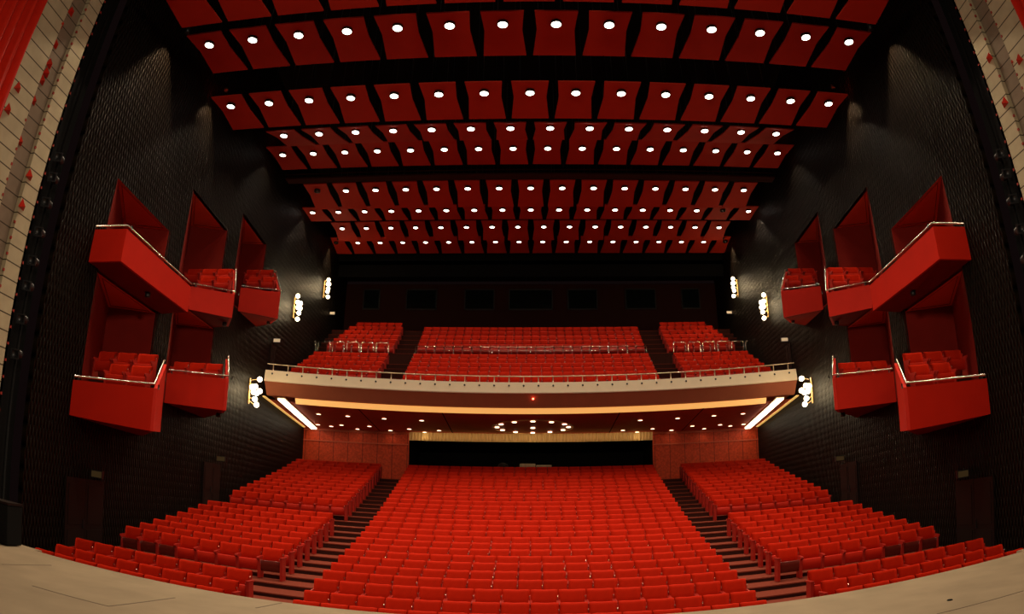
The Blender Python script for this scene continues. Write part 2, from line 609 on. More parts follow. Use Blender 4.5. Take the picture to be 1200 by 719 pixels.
for s in (-1, 1):
    mb = MB()
    a0, a1 = Vector((s * 12.08, 31.8, sof_z(31.8) - .12)), Vector((s * 12.9, 39.9, sof_z(39.9) - .12))
    wv = Vector((.17, 0, 0))
    mb.hexa([a0 - wv, a0 + wv, a1 + wv, a1 - wv, a0 - wv + Vector((0, 0, .06)), a0 + wv + Vector((0, 0, .06)), a1 + wv + Vector((0, 0, .06)), a1 - wv + Vector((0, 0, .06))])
    t = thing('strip_light', f'bright white strip light under the {SIDE[s]} end of the balcony', 'light', (s * 12.4, 35.5, 4.4))
    mb.build('diffuser', M['tube'], t)
    mb2 = MB()
    up = Vector((0, 0, .065))
    wv2 = Vector((.22, 0, 0))
    mb2.hexa([a0 - wv2 + up, a0 + wv2 + up, a1 + wv2 + up, a1 - wv2 + up] + [q + Vector((0, 0, .05)) for q in (a0 - wv2 + up, a0 + wv2 + up, a1 + wv2 + up, a1 - wv2 + up)])
    mb2.build('housing', M['cream'], t)
    mb = MB()
    y0, y1 = 31.55, 39.9
    for w0, w1 in ((.02, .16),):
        mb.hexa([(s * (wx(y0) - w1), y0, sof_z(y0) - .05), (s * (wx(y0) - w0), y0, sof_z(y0) - .05), (s * (wx(y1) - w0), y1, sof_z(y1) - .05), (s * (wx(y1) - w1), y1, sof_z(y1) - .05),
                 (s * (wx(y0) - w1), y0, sof_z(y0) - .01), (s * (wx(y0) - w0), y0, sof_z(y0) - .01), (s * (wx(y1) - w0), y1, sof_z(y1) - .01), (s * (wx(y1) - w1), y1, sof_z(y1) - .01)])
    tag(mb.build('cove_light', M['cove2']), f'thin gold cove light along the {SIDE[s]} wall under the balcony', 'light')


def ray(px, py):
    x, y = px - 600, -(py - CY)
    r = math.hypot(x, y) + 1e-9
    th = 2 * math.asin(r / (2 * F))
    d = Vector((math.sin(th) * x / r, math.cos(th), math.sin(th) * y / r))
    d = Matrix.Rotation(math.radians(YAW), 3, 'Z') @ Matrix.Rotation(math.radians(PITCH), 3, 'X') @ Matrix.Rotation(-math.radians(ROLL), 3, 'Y') @ d
    return d


def ab(px, py):
    d = ray(px, py)
    return d.x / d.y, d.z / d.y


# small downlights in the soffit
SOFF = [(-.317, .126), (-.271, .125), (-.215, .1233), (-.159, .1222), (-.317, .110), (-.296, .1085), (-.280, .111), (-.255, .1062), (-.237, .111), (-.205, .106), (-.177, .109), (-.154, .105), (-.133, .108)]
soff_d = lamp_data('soffit_lamp', 'SPOT', 5, (1, .78, .5), spot_size=2.3, spot_blend=.5, shadow_soft_size=.1)


def soffit_y(b):       # where a sight line of slope b meets the soffit
    return (4.56 + .062 * 34.2) / (b + .062)


sl = None
for s in (-1, 1):
    for i, (a, b) in enumerate(SOFF):
        y = soffit_y(b)
        x, z = -s * a * y, sof_z(y) - .012
        if sl is None:
            sl = thing('soffit_downlight', '', 'light', (0, 0, 0))
            q = MB()
            q.lathe([(.10, -.012), (.17, -.012), (.17, .0), (.10, 0)], (0, 0, 0), 16, cap=False)
            q.build('trim_ring', M['gold'], sl)
            q = MB()
            q.lathe([(.115, -.02), (.115, -.004)], (0, 0, 0), 16)
            q.build('lens', M['warmlens'], sl)
            t = sl
        else:
            t = copy_tree(sl)
        t.location = (x, y, z)
        front = b > .118
        grp = [j for j, q_ in enumerate(SOFF) if (q_[1] > .118) == front]
        grp.sort(key=lambda j: SOFF[j][0])
        rk = grp.index(i)
        t['label'] = f'small round soffit downlight under balcony, {"front" if front else "rear"} row, {ORD[rk]} from {SIDE[s]} wall'
        t['group'] = 'downlights in the balcony soffit'
        lamp(soff_d, (x, y, z - .05))

# the ring of lamps in the middle of the soffit
rg = thing('ring_light', 'oval ring of recessed lamps in the middle of the balcony soffit', 'light', (0.1, 37.9, sof_z(37.9) - .03))
ringc = Vector((.1, 37.9))
q = MB()
n = 48
vs = []
for k in range(n):
    c, s_ = math.cos(2 * PI * k / n), math.sin(2 * PI * k / n)
    for r_, dz in ((2.25, -.005), (2.25, -.045), (2.17, -.045), (2.17, -.005)):
        y = ringc.y + r_ * s_
        vs.append((ringc.x + r_ * c, y, sof_z(y) + dz))
q.add(vs, [(4 * k + j, 4 * ((k + 1) % n) + j, 4 * ((k + 1) % n) + (j + 1) % 4, 4 * k + (j + 1) % 4) for k in range(n) for j in range(4)], 0, True)
q.build('rim', M['gold'], rg)
ring_d = lamp_data('ring_lamp', 'SPOT', 3.5, (1, .78, .5), spot_size=2.3, spot_blend=.5, shadow_soft_size=.1)
spots_ = [(1.95 * math.cos(2 * PI * k / 12 + PI / 2), 1.8 * math.sin(2 * PI * k / 12 + PI / 2)) for k in range(12)] + [(0, .2)]
for dx, dy in spots_:
    y = ringc.y + dy
    q = MB()
    q.lathe([(.12, -.05), (.12, -.012)], (ringc.x + dx, y, sof_z(y)), 14)
    red = dx == 0 and False
    q.build('lamp', M['warmlens'], rg)
    lamp(ring_d, (ringc.x + dx, y, sof_z(y) - .09))

# rear wall under the balcony
for s in (-1, 1):
    q = MB()
    x0, x1 = 7.1, 13.62
    q.box(min(s * x0, s * x1), max(s * x0, s * x1), 40.15, 40.35, 1.0, 4.3)
    q.box(min(s * x0, s * x1), max(s * x0, s * x1), 40.09, 40.15, 3.40, 3.46, 1)
    q.box(min(s * x0, s * x1), max(s * x0, s * x1), 40.09, 40.15, 4.04, 4.14, 1)
    struct(f'wall_rear_{SIDE[s]}', q, [M['wood'], M['soffit']])
q = MB()
q.box(-7.1, 7.1, 44.0, 44.2, .8, 4.8)
q.box(-7.3, -7.1, 40.35, 44.2, .8, 4.8)
q.box(7.1, 7.3, 40.35, 44.2, .8, 4.8)
q.box(-7.2, 7.2, 40.4, 44.2, 4.35, 4.6)
struct('wall_rear_centre', q, [M['black']])
q = MB()
n = 150
vs = []
for i in range(n + 1):
    x = -7.1 + 14.2 * i / n
    y = 40.2 + (.03 if i % 2 else -.03)
    vs += [(x, y, 3.70), (x, y, 4.2), (x, y + .05, 4.2), (x, y + .05, 3.70)]
q.add(vs, [(4 * i + j, 4 * (i + 1) + j, 4 * (i + 1) + (j + 1) % 4, 4 * i + (j + 1) % 4) for i in range(n) for j in range(4)])
q.build('pelmet', M['gold'])
tag(bpy.data.objects['pelmet'], 'gold pleated pelmet above the black opening behind the stalls', 'curtain')
lamp(lamp_data('pelmet_light', 'AREA', 16, (1, .7, .35), shape='RECTANGLE', size=14., size_y=.1), (0, 39.75, 4.12), (0, 40.3, 3.75))

# sound desk behind the last row
t = thing('sound_desk', 'pale cloth-covered sound desk behind the last centre row', 'desk', (0.1, 38.75, floorz(26)))
q = MB()
z = floorz(26)
for dx in (-.95, .95):
    for dy in (-.25, .25):
        q2 = MB()
        q2.box(.1 + dx - .03, .1 + dx + .03, 38.75 + dy - .03, 38.75 + dy + .03, z, z + .82)
        q2.build('leg', M['black_metal'], t)
q.box(-.95, 1.15, 38.4, 39.1, z + .82, z + .90)
q.build('desk_top', M['black_metal'], t)
q = MB()
q.box(-.62, .25, 38.38, 39.12, z + .90, z + 1.10)
q.box(.29, 1.14, 38.38, 39.12, z + .90, z + 1.02)
q.build('dust_cover', M['cloth'], t, bevel=.04)
t = thing('office_chair', 'dark round-backed chair beside the sound desk', 'chair', (-1.55, 38.8, z))
q = MB()
q.lathe([(.02, .30), (.2, .34), (.24, .42), (.2, .46)], (-1.55, 38.8, z), 14)
q.build('seat', M['door'], t)
q = MB()
for i in range(1):
    q.lathe([(.05, .0), (.28, .1), (.32, .3), (.25, .5), (.08, .58)], (-1.55, 39.0, z + .60), 14)
q.build('backrest', M['door'], t)
q = MB()
q.tube([(-1.55, 38.8, z), (-1.55, 38.8, z + .32)], .04)
q.build('pedestal', M['black_metal'], t)
q = MB()
q.tube([(-1.55, 38.95, z + .36), (-1.55, 39.0, z + .66)], .03)
q.build('back_post', M['black_metal'], t)

# ------------------------------------------------------------------ side walls
NA, NB, NC = (15.2, 19.2), (20.5, 24.45), (25.95, 29.7)
OPEN = {NA: (1.34, 8.2), NB: (2.62, 10.4), NC: (7.75, 11.85)}
ZB, ZT = floorz(0) - .3, 20.2
# red spikes on the proscenium boards
PYR = {-1: [(86, 12), (74, 26), (67.6, 50), (60.7, 73), (57, 83.5), (52, 92), (42, 115.5), (26, 163), (19.5, 101.6), (8, 127), (33, 204), (24.5, 239)],
       1: [(1161, 67), (1179, 119), (1185.5, 70.5), (1196, 69)]}
SPOTS = {s: [(11.58 / abs(ab(*p)[0]), 11.58 / abs(ab(*p)[0]) * ab(*p)[1]) for p in l] for s, l in PYR.items()}


def free(s, y, z):
    return all(math.hypot(y - y_, z - z_) > .32 for y_, z_ in SPOTS[s])


for s in (-1, 1):
    q = MB()

    def wallpiece(y0, y1, z0, z1):
        a, b = s * wx(y0), s * wx(y1)
        a2, b2 = s * (wx(y0) + .15), s * (wx(y1) + .15)
        q.hexa([(a, y0, z0), (b, y1, z0), (b2, y1, z0), (a2, y0, z0), (a, y0, z1), (b, y1, z1), (b2, y1, z1), (a2, y0, z1)])
    cur = 12.9
    for nn in (NA, NB, NC):
        wallpiece(cur, nn[0], ZB, ZT)
        wallpiece(nn[0], nn[1], ZB, OPEN[nn][0])
        wallpiece(nn[0], nn[1], OPEN[nn][1], ZT)
        cur = nn[1]
    wallpiece(cur, 50.4, ZB, ZT)
    struct('wall_' + SIDE[s], q, [M['walltex']])
    # black slot between the proscenium and the textured wall
    q = MB()
    q.hexa([(s * 11.95, 11.73, -3.2), (s * 12.1, 12.9, -3.2), (s * 12.3, 12.9, -3.2), (s * 12.2, 11.73, -3.2), (s * 11.95, 11.73, ZT), (s * 12.1, 12.9, ZT), (s * 12.3, 12.9, ZT), (s * 12.2, 11.73, ZT)])
    q.hexa([(s * 11.55, 11.73, -3.2), (s * 11.95, 11.75, -3.2), (s * 11.95, 11.65, -3.2), (s * 11.55, 11.65, -3.2), (s * 11.55, 11.73, ZT), (s * 11.95, 11.75, ZT), (s * 11.95, 11.65, ZT), (s * 11.55, 11.65, ZT)])
    struct('wall_slot_' + SIDE[s], q, [M['black']])
    # boarded proscenium reveal: two pale columns with a recessed strip between, coloured darker for its shade
    q = MB()
    xx = s * 11.55
    o_ = s * .3

    def rev(y0, y1, xin, mi):
        a, b = sorted((xin, s * 11.95))
        q.box(a, b, y0, y1, STAGE, ZT, mi)
    rev(11.10, 11.73, xx, 0)
    rev(10.45, 11.10, s * 11.68, 1)
    rev(9.50, 10.45, xx, 0)
    zz = STAGE + .38
    while zz < 15:
        for yy in (11.08, 11.70, 9.53, 10.43):
            if free(s, yy, zz):
                q.box(xx - .02, xx + .02, yy - .025, yy + .025, zz - .03, zz + .03, 2)
        zz += .38
    struct('wall_proscenium_' + SIDE[s], q, [M['planks'], M['stripp'], M['stud']])

for s, lst in PYR.items():
    lst = sorted(lst, key=lambda p: p[1])
    for i, (px, py) in enumerate(lst):
        a, b = ab(px, py)
        y = 11.58 / abs(a)
        z = b * y
        q = MB()
        x = s * (11.55 if not 10.45 < y < 11.1 else 11.68)
        h = .115
        x -= s * .010
        q.add([(x, y - h, z - h * .9), (x, y + h, z - h * 1.1), (x, y - .02, z + h * 1.2), (x - s * .2, y - .05, z - h * .9)], [(0, 1, 2), (0, 3, 1), (1, 3, 2), (2, 3, 0)])
        t = q.build('spike_ornament', M['curtain'])
        tag(t, f'small red pyramid spike on the {SIDE[s]} proscenium boards, {ORD[i]} from the top', 'ornament', f'red spikes on the {SIDE[s]} proscenium')

# house curtain, drawn to the sides
for s in (-1, 1):
    q = MB()
    vs = []
    n = 90
    for i in range(n + 1):
        u = i / n
        y = 6.6 + 2.8 * u
        d = .2 * math.sin(u * 2 * PI * 9) + .03 * math.sin(u * 2 * PI * 23)
        x = s * (11.45 - .0 + d * 1.)
        vs += [(x, y, STAGE + .02), (x, y, 17.), (x + s * .03, y, 17.), (x + s * .03, y, STAGE + .02)]
    q.add(vs, [(4 * i + j, 4 * (i + 1) + j, 4 * (i + 1) + (j + 1) % 4, 4 * i + (j + 1) % 4) for i in range(n) for j in range(4)], 0, True)
    tag(q.build('stage_curtain', M['curtain']), f'red velvet stage curtain gathered at the {SIDE[s]} of the proscenium', 'curtain')

# lighting booms in the slots
for s in (-1, 1):
    t = thing('lighting_boom', f'black vertical boom of small spotlights in the {SIDE[s]} wall slot', 'lighting', (s * 11.75, 12.4, STAGE - 1.2))
    q = MB()
    q.tube([(s * 11.85, 12.4, STAGE - 1.1), (s * 11.85, 12.4, 12.)], .035)
    q.build('pole', M['black'], t)
    px = [(72, 189), (67.5, 212), (58, 241), (52, 275), (43, 308), (36, 337), (27, 375), (20, 415)]
    for x_, y_ in px:
        a, b = ab(x_, y_)
        z = b * 12.4
        c = Vector((s * 11.72, 12.35, z))
        d = Vector((-s * .35, -.8, -.15)).normalized()
        q = MB()
        q.tube([c - d * .02, c + d * .22, c + d * .30], .11, 10)
        f = q.build('spotlight', M['black_metal'], t)
        q = MB()
        e = c + d * .305
        r_ = d.cross(Vector((0, 0, 1))).normalized()
        u_ = d.cross(r_)
        ring = [e + (r_ * math.cos(PI / 2 * k + .78) + u_ * math.sin(PI / 2 * k + .78)) * .17 for k in range(4)]
        ring2 = [e + (r_ * math.cos(PI / 2 * k + .78) + u_ * math.sin(PI / 2 * k + .78)) * .12 for k in range(4)]
        q.add(ring + ring2 + [v + d * .02 for v in ring] + [v + d * .02 for v in ring2],
              [(k, (k + 1) % 4, 4 + (k + 1) % 4, 4 + k) for k in range(4)] + [(8 + k, 12 + k, 12 + (k + 1) % 4, 8 + (k + 1) % 4) for k in range(4)] + [(k, 8 + k, 8 + (k + 1) % 4, (k + 1) % 4) for k in range(4)])
        sub('frame_holder', q, M['black_metal'], f)

# ------------------------------------------------------------------ boxes in the side walls
box_seat_proto = make_seat('box_chair', .69)


def offset_in(p, q, t):
    """unit normal (to the left of p->q) times t"""
    d = Vector((q[0] - p[0], q[1] - p[1])).normalized()
    return Vector((-d.y, d.x)) * t


def theatre_box(s, label, nn, Q, zf, zc, W0, N_, F_, G, ztop, zF, inset, rail_side, seats_, lamp_at=None):
    """s side; nn opening along the wall; Q inner corner of the recess; zf floor underside; zc recess soffit; W0,N_,F_,G plan of the pod (mirrored by s);
    ztop top of front; zF top of the far end of the side panel"""
    P0, P1 = (wx(nn[0]), nn[0]), (wx(nn[1]), nn[1])
    mir = lambda p: (s * p[0], p[1])
    t = thing('opera_box', label, 'box', (s * W0[0], W0[1], zf), 'red boxes on the side walls')
    # recess: far wall, near jamb, soffit, with a raised border on the soffit
    q = MB()
    e = .03
    A, B, C = mir(P0), mir(P1), mir(Q)
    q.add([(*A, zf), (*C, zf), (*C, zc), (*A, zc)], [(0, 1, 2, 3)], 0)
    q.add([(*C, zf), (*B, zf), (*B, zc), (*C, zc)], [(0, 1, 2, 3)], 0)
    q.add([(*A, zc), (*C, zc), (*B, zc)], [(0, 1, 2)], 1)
    # outside faces so that the lining has thickness
    ox = s * .12
    q.add([(A[0] + ox * .2, A[1] - .05, zf), (C[0] + ox, C[1], zf), (C[0] + ox, C[1], zc + .05), (A[0] + ox * .2, A[1] - .05, zc + .05)], [(3, 2, 1, 0)], 0)
    q.add([(C[0] + ox, C[1] + .1, zf), (B[0], B[1] + .1, zf), (B[0], B[1] + .1, zc + .05), (C[0] + ox, C[1] + .1, zc + .05)], [(3, 2, 1, 0)], 0)
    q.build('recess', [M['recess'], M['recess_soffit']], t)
    q = MB()
    cen = Vector(((A[0] + B[0] + C[0]) / 3, (A[1] + B[1] + C[1]) / 3))
    tri = [Vector(A), Vector(C), Vector(B)]
    tri = [v + (cen - v) * .17 for v in tri]
    inn = [v + (cen - v) * .03 for v in tri]
    q.add([(*v, zc - .012) for v in tri] + [(*v, zc - .012) for v in inn] + [(*v, zc - .002) for v in inn], [(0, 1, 4, 3), (1, 2, 5, 4), (2, 0, 3, 5), (3, 4, 7, 6), (4, 5, 8, 7), (5, 3, 6, 8)])
    q.build('soffit_border', M['shell'], t)
    # floor slab
    q = MB()
    zN, zF0 = inset
    poly = [mir((W0[0] - .01, W0[1] + .08)), mir((N_[0] + .07, N_[1] + .08)), mir((F_[0] + .07, F_[1])), mir(G), mir((Q[0] - .05, Q[1] - .05)), mir((P0[0] + .03, P0[1] + .03))]
    zl = [zf, zN, zF0, zf, zf, zf]
    if s > 0:
        poly, zl = poly[::-1], zl[::-1]
    q.prism(poly, [z_ + .004 for z_ in zl], [z_ + .12 for z_ in zl])
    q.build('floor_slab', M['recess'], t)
    # front and side panels, leaning out towards the top
    th = .09

    def wallpanel(a_b, b_b, a_t, b_t, z0a, z0b, z1a, z1b, name):
        q = MB()
        d = Vector((b_t[0] - a_t[0], b_t[1] - a_t[1])).normalized()
        nv = Vector((d.y, -d.x)) * th       # outwards for the unmirrored (+x) side
        nv = -nv if (Vector(nv).dot(Vector((12.5, 22)) - Vector(a_t))) < 0 else nv
        vs = [(*mir(a_b), z0a), (*mir(b_b), z0b), (*mir(b_t), z1b), (*mir(a_t), z1a)]
        vs2 = [(*mir((p[0] + nv.x, p[1] + nv.y)), zz_) for p, zz_ in ((a_b, z0a), (b_b, z0b), (b_t, z1b), (a_t, z1a))]
        q.hexa([vs[0], vs[1], vs2[1], vs2[0], vs[3], vs[2], vs2[2], vs2[3]])
        return q.build(name, M['parapet'], t)
    wallpanel(W0, N_, W0, N_, zf, zN, ztop, ztop, 'front_panel')
    wallpanel(N_, F_, N_, F_, zN, zF0, ztop, zF, 'side_panel')
    # chrome rail
    q = MB()
    lift = .10
    pts = [(*mir((W0[0] - .05, W0[1])), ztop + lift), (*mir(N_), ztop + lift)]
    if rail_side:
        pts.append((*mir((F_[0], F_[1])), zF + lift))
    q.tube(pts, .028)
    r = q.build('rail', M['chrome'], t)
    for (p, z_) in ((W0, ztop), (N_, ztop)):
        q = MB()
        pp = (p[0] * .985 + .02, p[1] + .04)
        q.tube([(*mir(pp), z_ - .02), (*mir(pp), z_ + lift)], .02, 6)
        sub('rail_post', q, M['black_metal'], r)
    # platform and seats
    if seats_:
        rows = sorted({(y, z) for _x, y, z in seats_})
        for y, z in rows:
            xs = [x for x, y_, z_ in seats_ if (y_, z_) == (y, z)]
            q = MB()
            a, b = sorted((s * (min(xs) - .32), s * (max(xs) + .32)))
            q.box(a, b, y - .40, y + .06, zf + .13, z - .005)
            q.build('platform', M['riser'], t)
        for i, (x, y, z) in enumerate(seats_):
            c = copy_tree(box_seat_proto)
            c.location = (s * x, y, z)
            c['category'] = 'seat'
            c['group'] = 'seats in the boxes'
            ri = rows.index((y, z))
            xs = sorted(x_ for x_, y_, z_ in seats_ if (y_, z_) == (y, z))
            where = ('front' if ri == 0 else 'rear') + ' row, ' if len(rows) > 1 else ''
            c['label'] = f'red seat in {label.split(",")[0].replace("red ", "").replace(" from the stage", "").replace(" nearest the stage", " by stage")}, {where}{ORD[xs.index(x)]} from its open side'
    if lamp_at:
        q = MB()
        x, y = mir(lamp_at)
        q.lathe([(.07, -.14), (.09, -.12), (.09, -.002)], (x, y, zf), 10)
        tag(q.build('underside_lamp', M['black_metal'], t), 'small black lamp')
    return t


QA, QB, QC = (13.7, 18.6), (14.0, 23.9), (14.1, 29.5)
for s in (-1, 1):
    S = SIDE[s]
    theatre_box(s, f'red {S} upper box nearest the stage, with a long slanting side panel', NA, QA, 5.42, 8.2, (11.78, 14.62), (10.65, 14.66), (11.07, 19.6), (12.08, 19.6), 6.36, 6.36, (5.45, 5.5), True, [], (11.3, 17.3))
    theatre_box(s, f'red {S} upper middle box, with open seats behind a chrome rail', NB, QB, 6.25, 10.4, (12.34, 21.85), (10.92, 22.8), (11.8, 24.4), (12.46, 24.42), 7.13, 8.65, (6.22, 6.3), True,
                [(11.58, 23.05, 7.09), (12.30, 23.05, 7.09), (12.0, 23.86, 7.68), (12.71, 23.86, 7.68), (13.42, 23.86, 7.68)], (11.6, 23.6))
    theatre_box(s, f'red {S} upper box farthest from the stage', NC, QC, 7.7, 11.85, (12.7, 27.05), (11.02, 27.75), (11.97, 29.2), (12.84, 29.65), 8.76, 10.2, (7.58, 7.7), True,
                [(11.88, 28.3, 8.88), (12.60, 28.3, 8.88), (12.42, 29.15, 9.52), (13.14, 29.15, 9.52)], (11.8, 28.6))
    theatre_box(s, f'red {S} lower box nearest the stage', NA, QA, 1.3, 5.32, (11.77, 14.78), (9.2, 14.97), (10.2, 17.0), (12.05, 19.1), 2.24, 3.25, (1.17, 1.33), True,
                [(10.18, 15.8, 2.1), (10.93, 15.8, 2.1), (10.63, 16.75, 2.62), (11.36, 16.75, 2.62), (12.09, 16.75, 2.62)])
    theatre_box(s, f'red {S} lower box farther from the stage', NB, QB, 2.62, 6.2, (12.18, 20.62), (10.0, 21.1), (10.75, 22.5), (12.44, 24.3), 3.65, 4.6, (2.58, 2.65), True,
                [(11.20, 22.32, 3.55), (11.895, 22.32, 3.55), (12.59, 22.32, 3.55)], (10.9, 22.4))
strip_proto(box_seat_proto)

# ------------------------------------------------------------------ doors and exit signs on the side walls
nd = 0


def door(s, y0, y1, z0, z1):
    global nd
    nd += 1
    q = MB()
    d = .06

    def pl(ya, yb, za, zb, t0, t1, mi):
        q.hexa([(s * (wx(ya) - t1), ya, za), (s * (wx(yb) - t1), yb, za), (s * (wx(yb) - t0), yb, za), (s * (wx(ya) - t0), ya, za),
                (s * (wx(ya) - t1), ya, zb), (s * (wx(yb) - t1), yb, zb), (s * (wx(yb) - t0), yb, zb), (s * (wx(ya) - t0), ya, zb)], mi)
    ym = (y0 + y1) / 2
    pl(y0, ym - .01, z0, z1, .005, .05, 0)
    pl(ym + .01, y1, z0, z1, .005, .05, 0)
    for a, b in ((y0 + .12, ym - .12), (ym + .12, y1 - .12)):
        pl(a, b, z0 + .2, z0 + .95, .05, .065, 0)
        pl(a, b, z0 + 1.1, z1 - .15, .05, .065, 0)
    o = struct(f'door_{nd}', q, [M['door']])
    q = MB()
    q.hexa([(s * (wx(ym) - .10), ym - .12, z0 + 1.0), (s * (wx(ym) - .10), ym - .09, z0 + 1.0), (s * (wx(ym) - .05), ym - .09, z0 + 1.0), (s * (wx(ym) - .05), ym - .12, z0 + 1.0),
            (s * (wx(ym) - .10), ym - .12, z0 + 1.25), (s * (wx(ym) - .10), ym - .09, z0 + 1.25), (s * (wx(ym) - .05), ym - .09, z0 + 1.25), (s * (wx(ym) - .05), ym - .12, z0 + 1.25)])
    h = q.build('door_handle', M['black_metal'])
    RISE.remove(h)
    h.parent = o


def exit_sign(s, y, z, lit, label, w=.5, h=.17):
    t = thing('exit_sign', label, 'sign', (s * wx(y), y, z))
    q = MB()
    q.box(min(s * (wx(y) - .02), s * (wx(y) - .42)), max(s * (wx(y) - .02), s * (wx(y) - .42)), y - .04, y + .06, z - h / 2 - .03, z + h / 2 + .03)
    q.build('housing', M['black_metal'], t)
    q = MB()
    q.box(min(s * (wx(y) - .04), s * (wx(y) - .40)), max(s * (wx(y) - .04), s * (wx(y) - .40)), y - .055, y - .042, z - h / 2, z + h / 2)
    q.build('face', M['sign'] if lit else M['dimsign'], t)


for s in (-1, 1):
    S = SIDE[s]
    door(s, 24.6, 26.4, floorz(13), .95)
    door(s, 14.85, 16.9, floorz(2), -.3)
    door(s, 32.2, 33.0, 5.5, 7.5)
    exit_sign(s, 26.0, 1.18, False, f'dim exit sign above the farther {S} stalls door')
    exit_sign(s, 16.2, -.12, False, f'dim exit sign above the {S} stalls door nearest the stage')
    exit_sign(s, 32.6, 7.75, True, f'pale exit sign on the {S} wall at the balcony front')
    exit_sign(s, 45.0, 12.75, True, f'pale exit sign on the {S} wall at the rear balcony')

# ------------------------------------------------------------------ wall lamps: clusters of glowing globes
globe_d = lamp_data('sconce_lamp', 'POINT', 60, (1, .70, .36), shadow_soft_size=.15)
SC = [(35.8, 10.45, [(-.42, .55), (.0, .10), (-.32, .22), (.28, .34), (-.15, -.05), (.12, -.28), (-.05, -.68), (.3, .05)], 'on the {} wall above the balcony, nearer the stage'),
      (42.6, 13.75, [(-.1, .62), (-.2, .28), (.18, .40), (.05, .05), (-.12, -.22), (.15, -.5)], 'on the {} wall at the back of the balcony'),
      (29.5, 4.6, [(.55, .66), (-.45, .12), (.0, .22), (-.2, -.08), (.25, -.05), (.7, .12), (.05, -.36), (.35, -.58)], 'on the {} wall below the balcony end')]
for s in (-1, 1):
    for y, z, gl, lab in SC:
        t = thing('wall_lamp', f'cluster of glowing globe lamps {lab.format(SIDE[s])}', 'lamp', (s * wx(y), y, z))
        q = MB()
        q.hexa([(s * (wx(y - .06) - .05), y - .06, z - .6), (s * (wx(y + .06) - .05), y + .06, z - .6), (s * (wx(y + .06) - .004), y + .06, z - .6), (s * (wx(y - .06) - .004), y - .06, z - .6),
                (s * (wx(y - .06) - .05), y - .06, z + .6), (s * (wx(y + .06) - .05), y + .06, z + .6), (s * (wx(y + .06) - .004), y + .06, z + .6), (s * (wx(y - .06) - .004), y - .06, z + .6)])
        q.build('backplate', M['gold'], t)
        for dy, dz in gl:
            c = Vector((s * (wx(y + dy) - .32), y + dy, z + dz))
            q = MB()
            q.ball(c, .122, 14)
            g = q.build('globe', M['globe'], t)
            q = MB()
            q.tube([(s * (wx(y) - .05), y + dy * .2, z + dz * .8), c + Vector((s * .13, 0, 0))], .018, 6)
            sub('arm', q, M['gold'], g)
        lamp(globe_d, (s * (wx(y) - .75), y, z))

# ------------------------------------------------------------------ mid-balcony rails
t = thing('barrier_rail', 'long chrome barrier rail across the middle of the centre balcony block', 'railing', (0, 41.2, 9.0))
q = MB()
q.tube([(-7.1, 41.25, 9.62), (7.1, 41.25, 9.62)], .02)
q.build('top_rail', M['chrome'], t)
q = MB()
q.tube([(-7.1, 41.25, 9.38), (7.1, 41.25, 9.38)], .014)
q.build('lower_rail', M['chrome'], t)
for i in range(13):
    x = -7.1 + 14.2 * i / 12
    q = MB()
    q.tube([(x, 41.25, 8.0 + 1.19), (x, 41.25, 9.62)], .016, 6)
    q.build('post', M['chrome'], t)
for s in (-1, 1):
    t = thing('barrier_rail', f'chrome hoop barrier rail across the {SIDE[s]} balcony block', 'railing', (s * 11.3, 41.2, 9.0))
    for i in range(6):
        x0 = s * (8.8 + .95 * i)
        x1 = s * (8.8 + .95 * i + .78)
        q = MB()
        q.tube([(x0, 41.2, 9.19), (x0, 41.2, 9.75), (x0 + s * .04, 41.2, 9.80), (x1 - s * .04, 41.2, 9.80), (x1, 41.2, 9.75), (x1, 41.2, 9.19)], .02, 6)
        q.build('hoop', M['chrome'], t)
for s in (-1, 1):
    for i, x in enumerate((7.2, 7.9, 8.5)):
        q = MB()
        q.tube([(s * x, 33.9, 5.46), (s * x, 33.9, 6.1), (s * (x + .05), 33.9, 6.16), (s * (x + .25), 33.9, 6.16), (s * (x + .3), 33.9, 6.1), (s * (x + .3), 33.9, 5.46)], .028, 6)
        tag(q.build('stair_rail', M['chrome']), f'short chrome hoop rail at the foot of the {SIDE[s]} balcony stair, {ORD[i]} from centre', 'railing')

# ------------------------------------------------------------------ rear wall of the balcony with projection windows
q = MB()
q.box(-14.6, 14.6, 50.2, 50.4, 10.5, 16.6, 0)
q.box(-14.6, 14.6, 46.6, 50.4, 16.9, 17.2, 1)
q.box(-14.2, 14.2, 46.6, 46.8, 16.0, 20.2, 1)
struct('wall_back', q, [M['backwall'], M['black']])
WIN = [(-.259, -.232), (-.191, -.143), (-.101, -.055), (-.034, .033), (.055, .101), (.143, .191), (.231, .261)]
for i, (a0, a1) in enumerate(WIN):
    x0, x1 = a0 * 50, a1 * 50
    q = MB()
    z0, z1 = 14.55, 16.2
    fr = .09
    q.box(x0, x1, 50.1, 50.18, z0, z0 + fr)
    q.box(x0, x1, 50.1, 50.18, z1 - fr, z1)
    q.box(x0, x0 + fr, 50.1, 50.18, z0, z1)
    q.box(x1 - fr, x1, 50.1, 50.18, z0, z1)
    o = struct(f'window_{i + 1}', q, [M['black_metal']])
    q = MB()
    q.box(x0 + fr, x1 - fr, 50.13, 50.16, z0 + fr, z1 - fr)
    g = q.build('window_glass', M['glass'])
    RISE.remove(g)
    g.parent = o

# ------------------------------------------------------------------ ceiling: black void, red panels, downlights
q = MB()
q.box(-15, 15, 8.5, 50.4, 20.2, 20.4)
struct('ceiling', q, [M['black']])
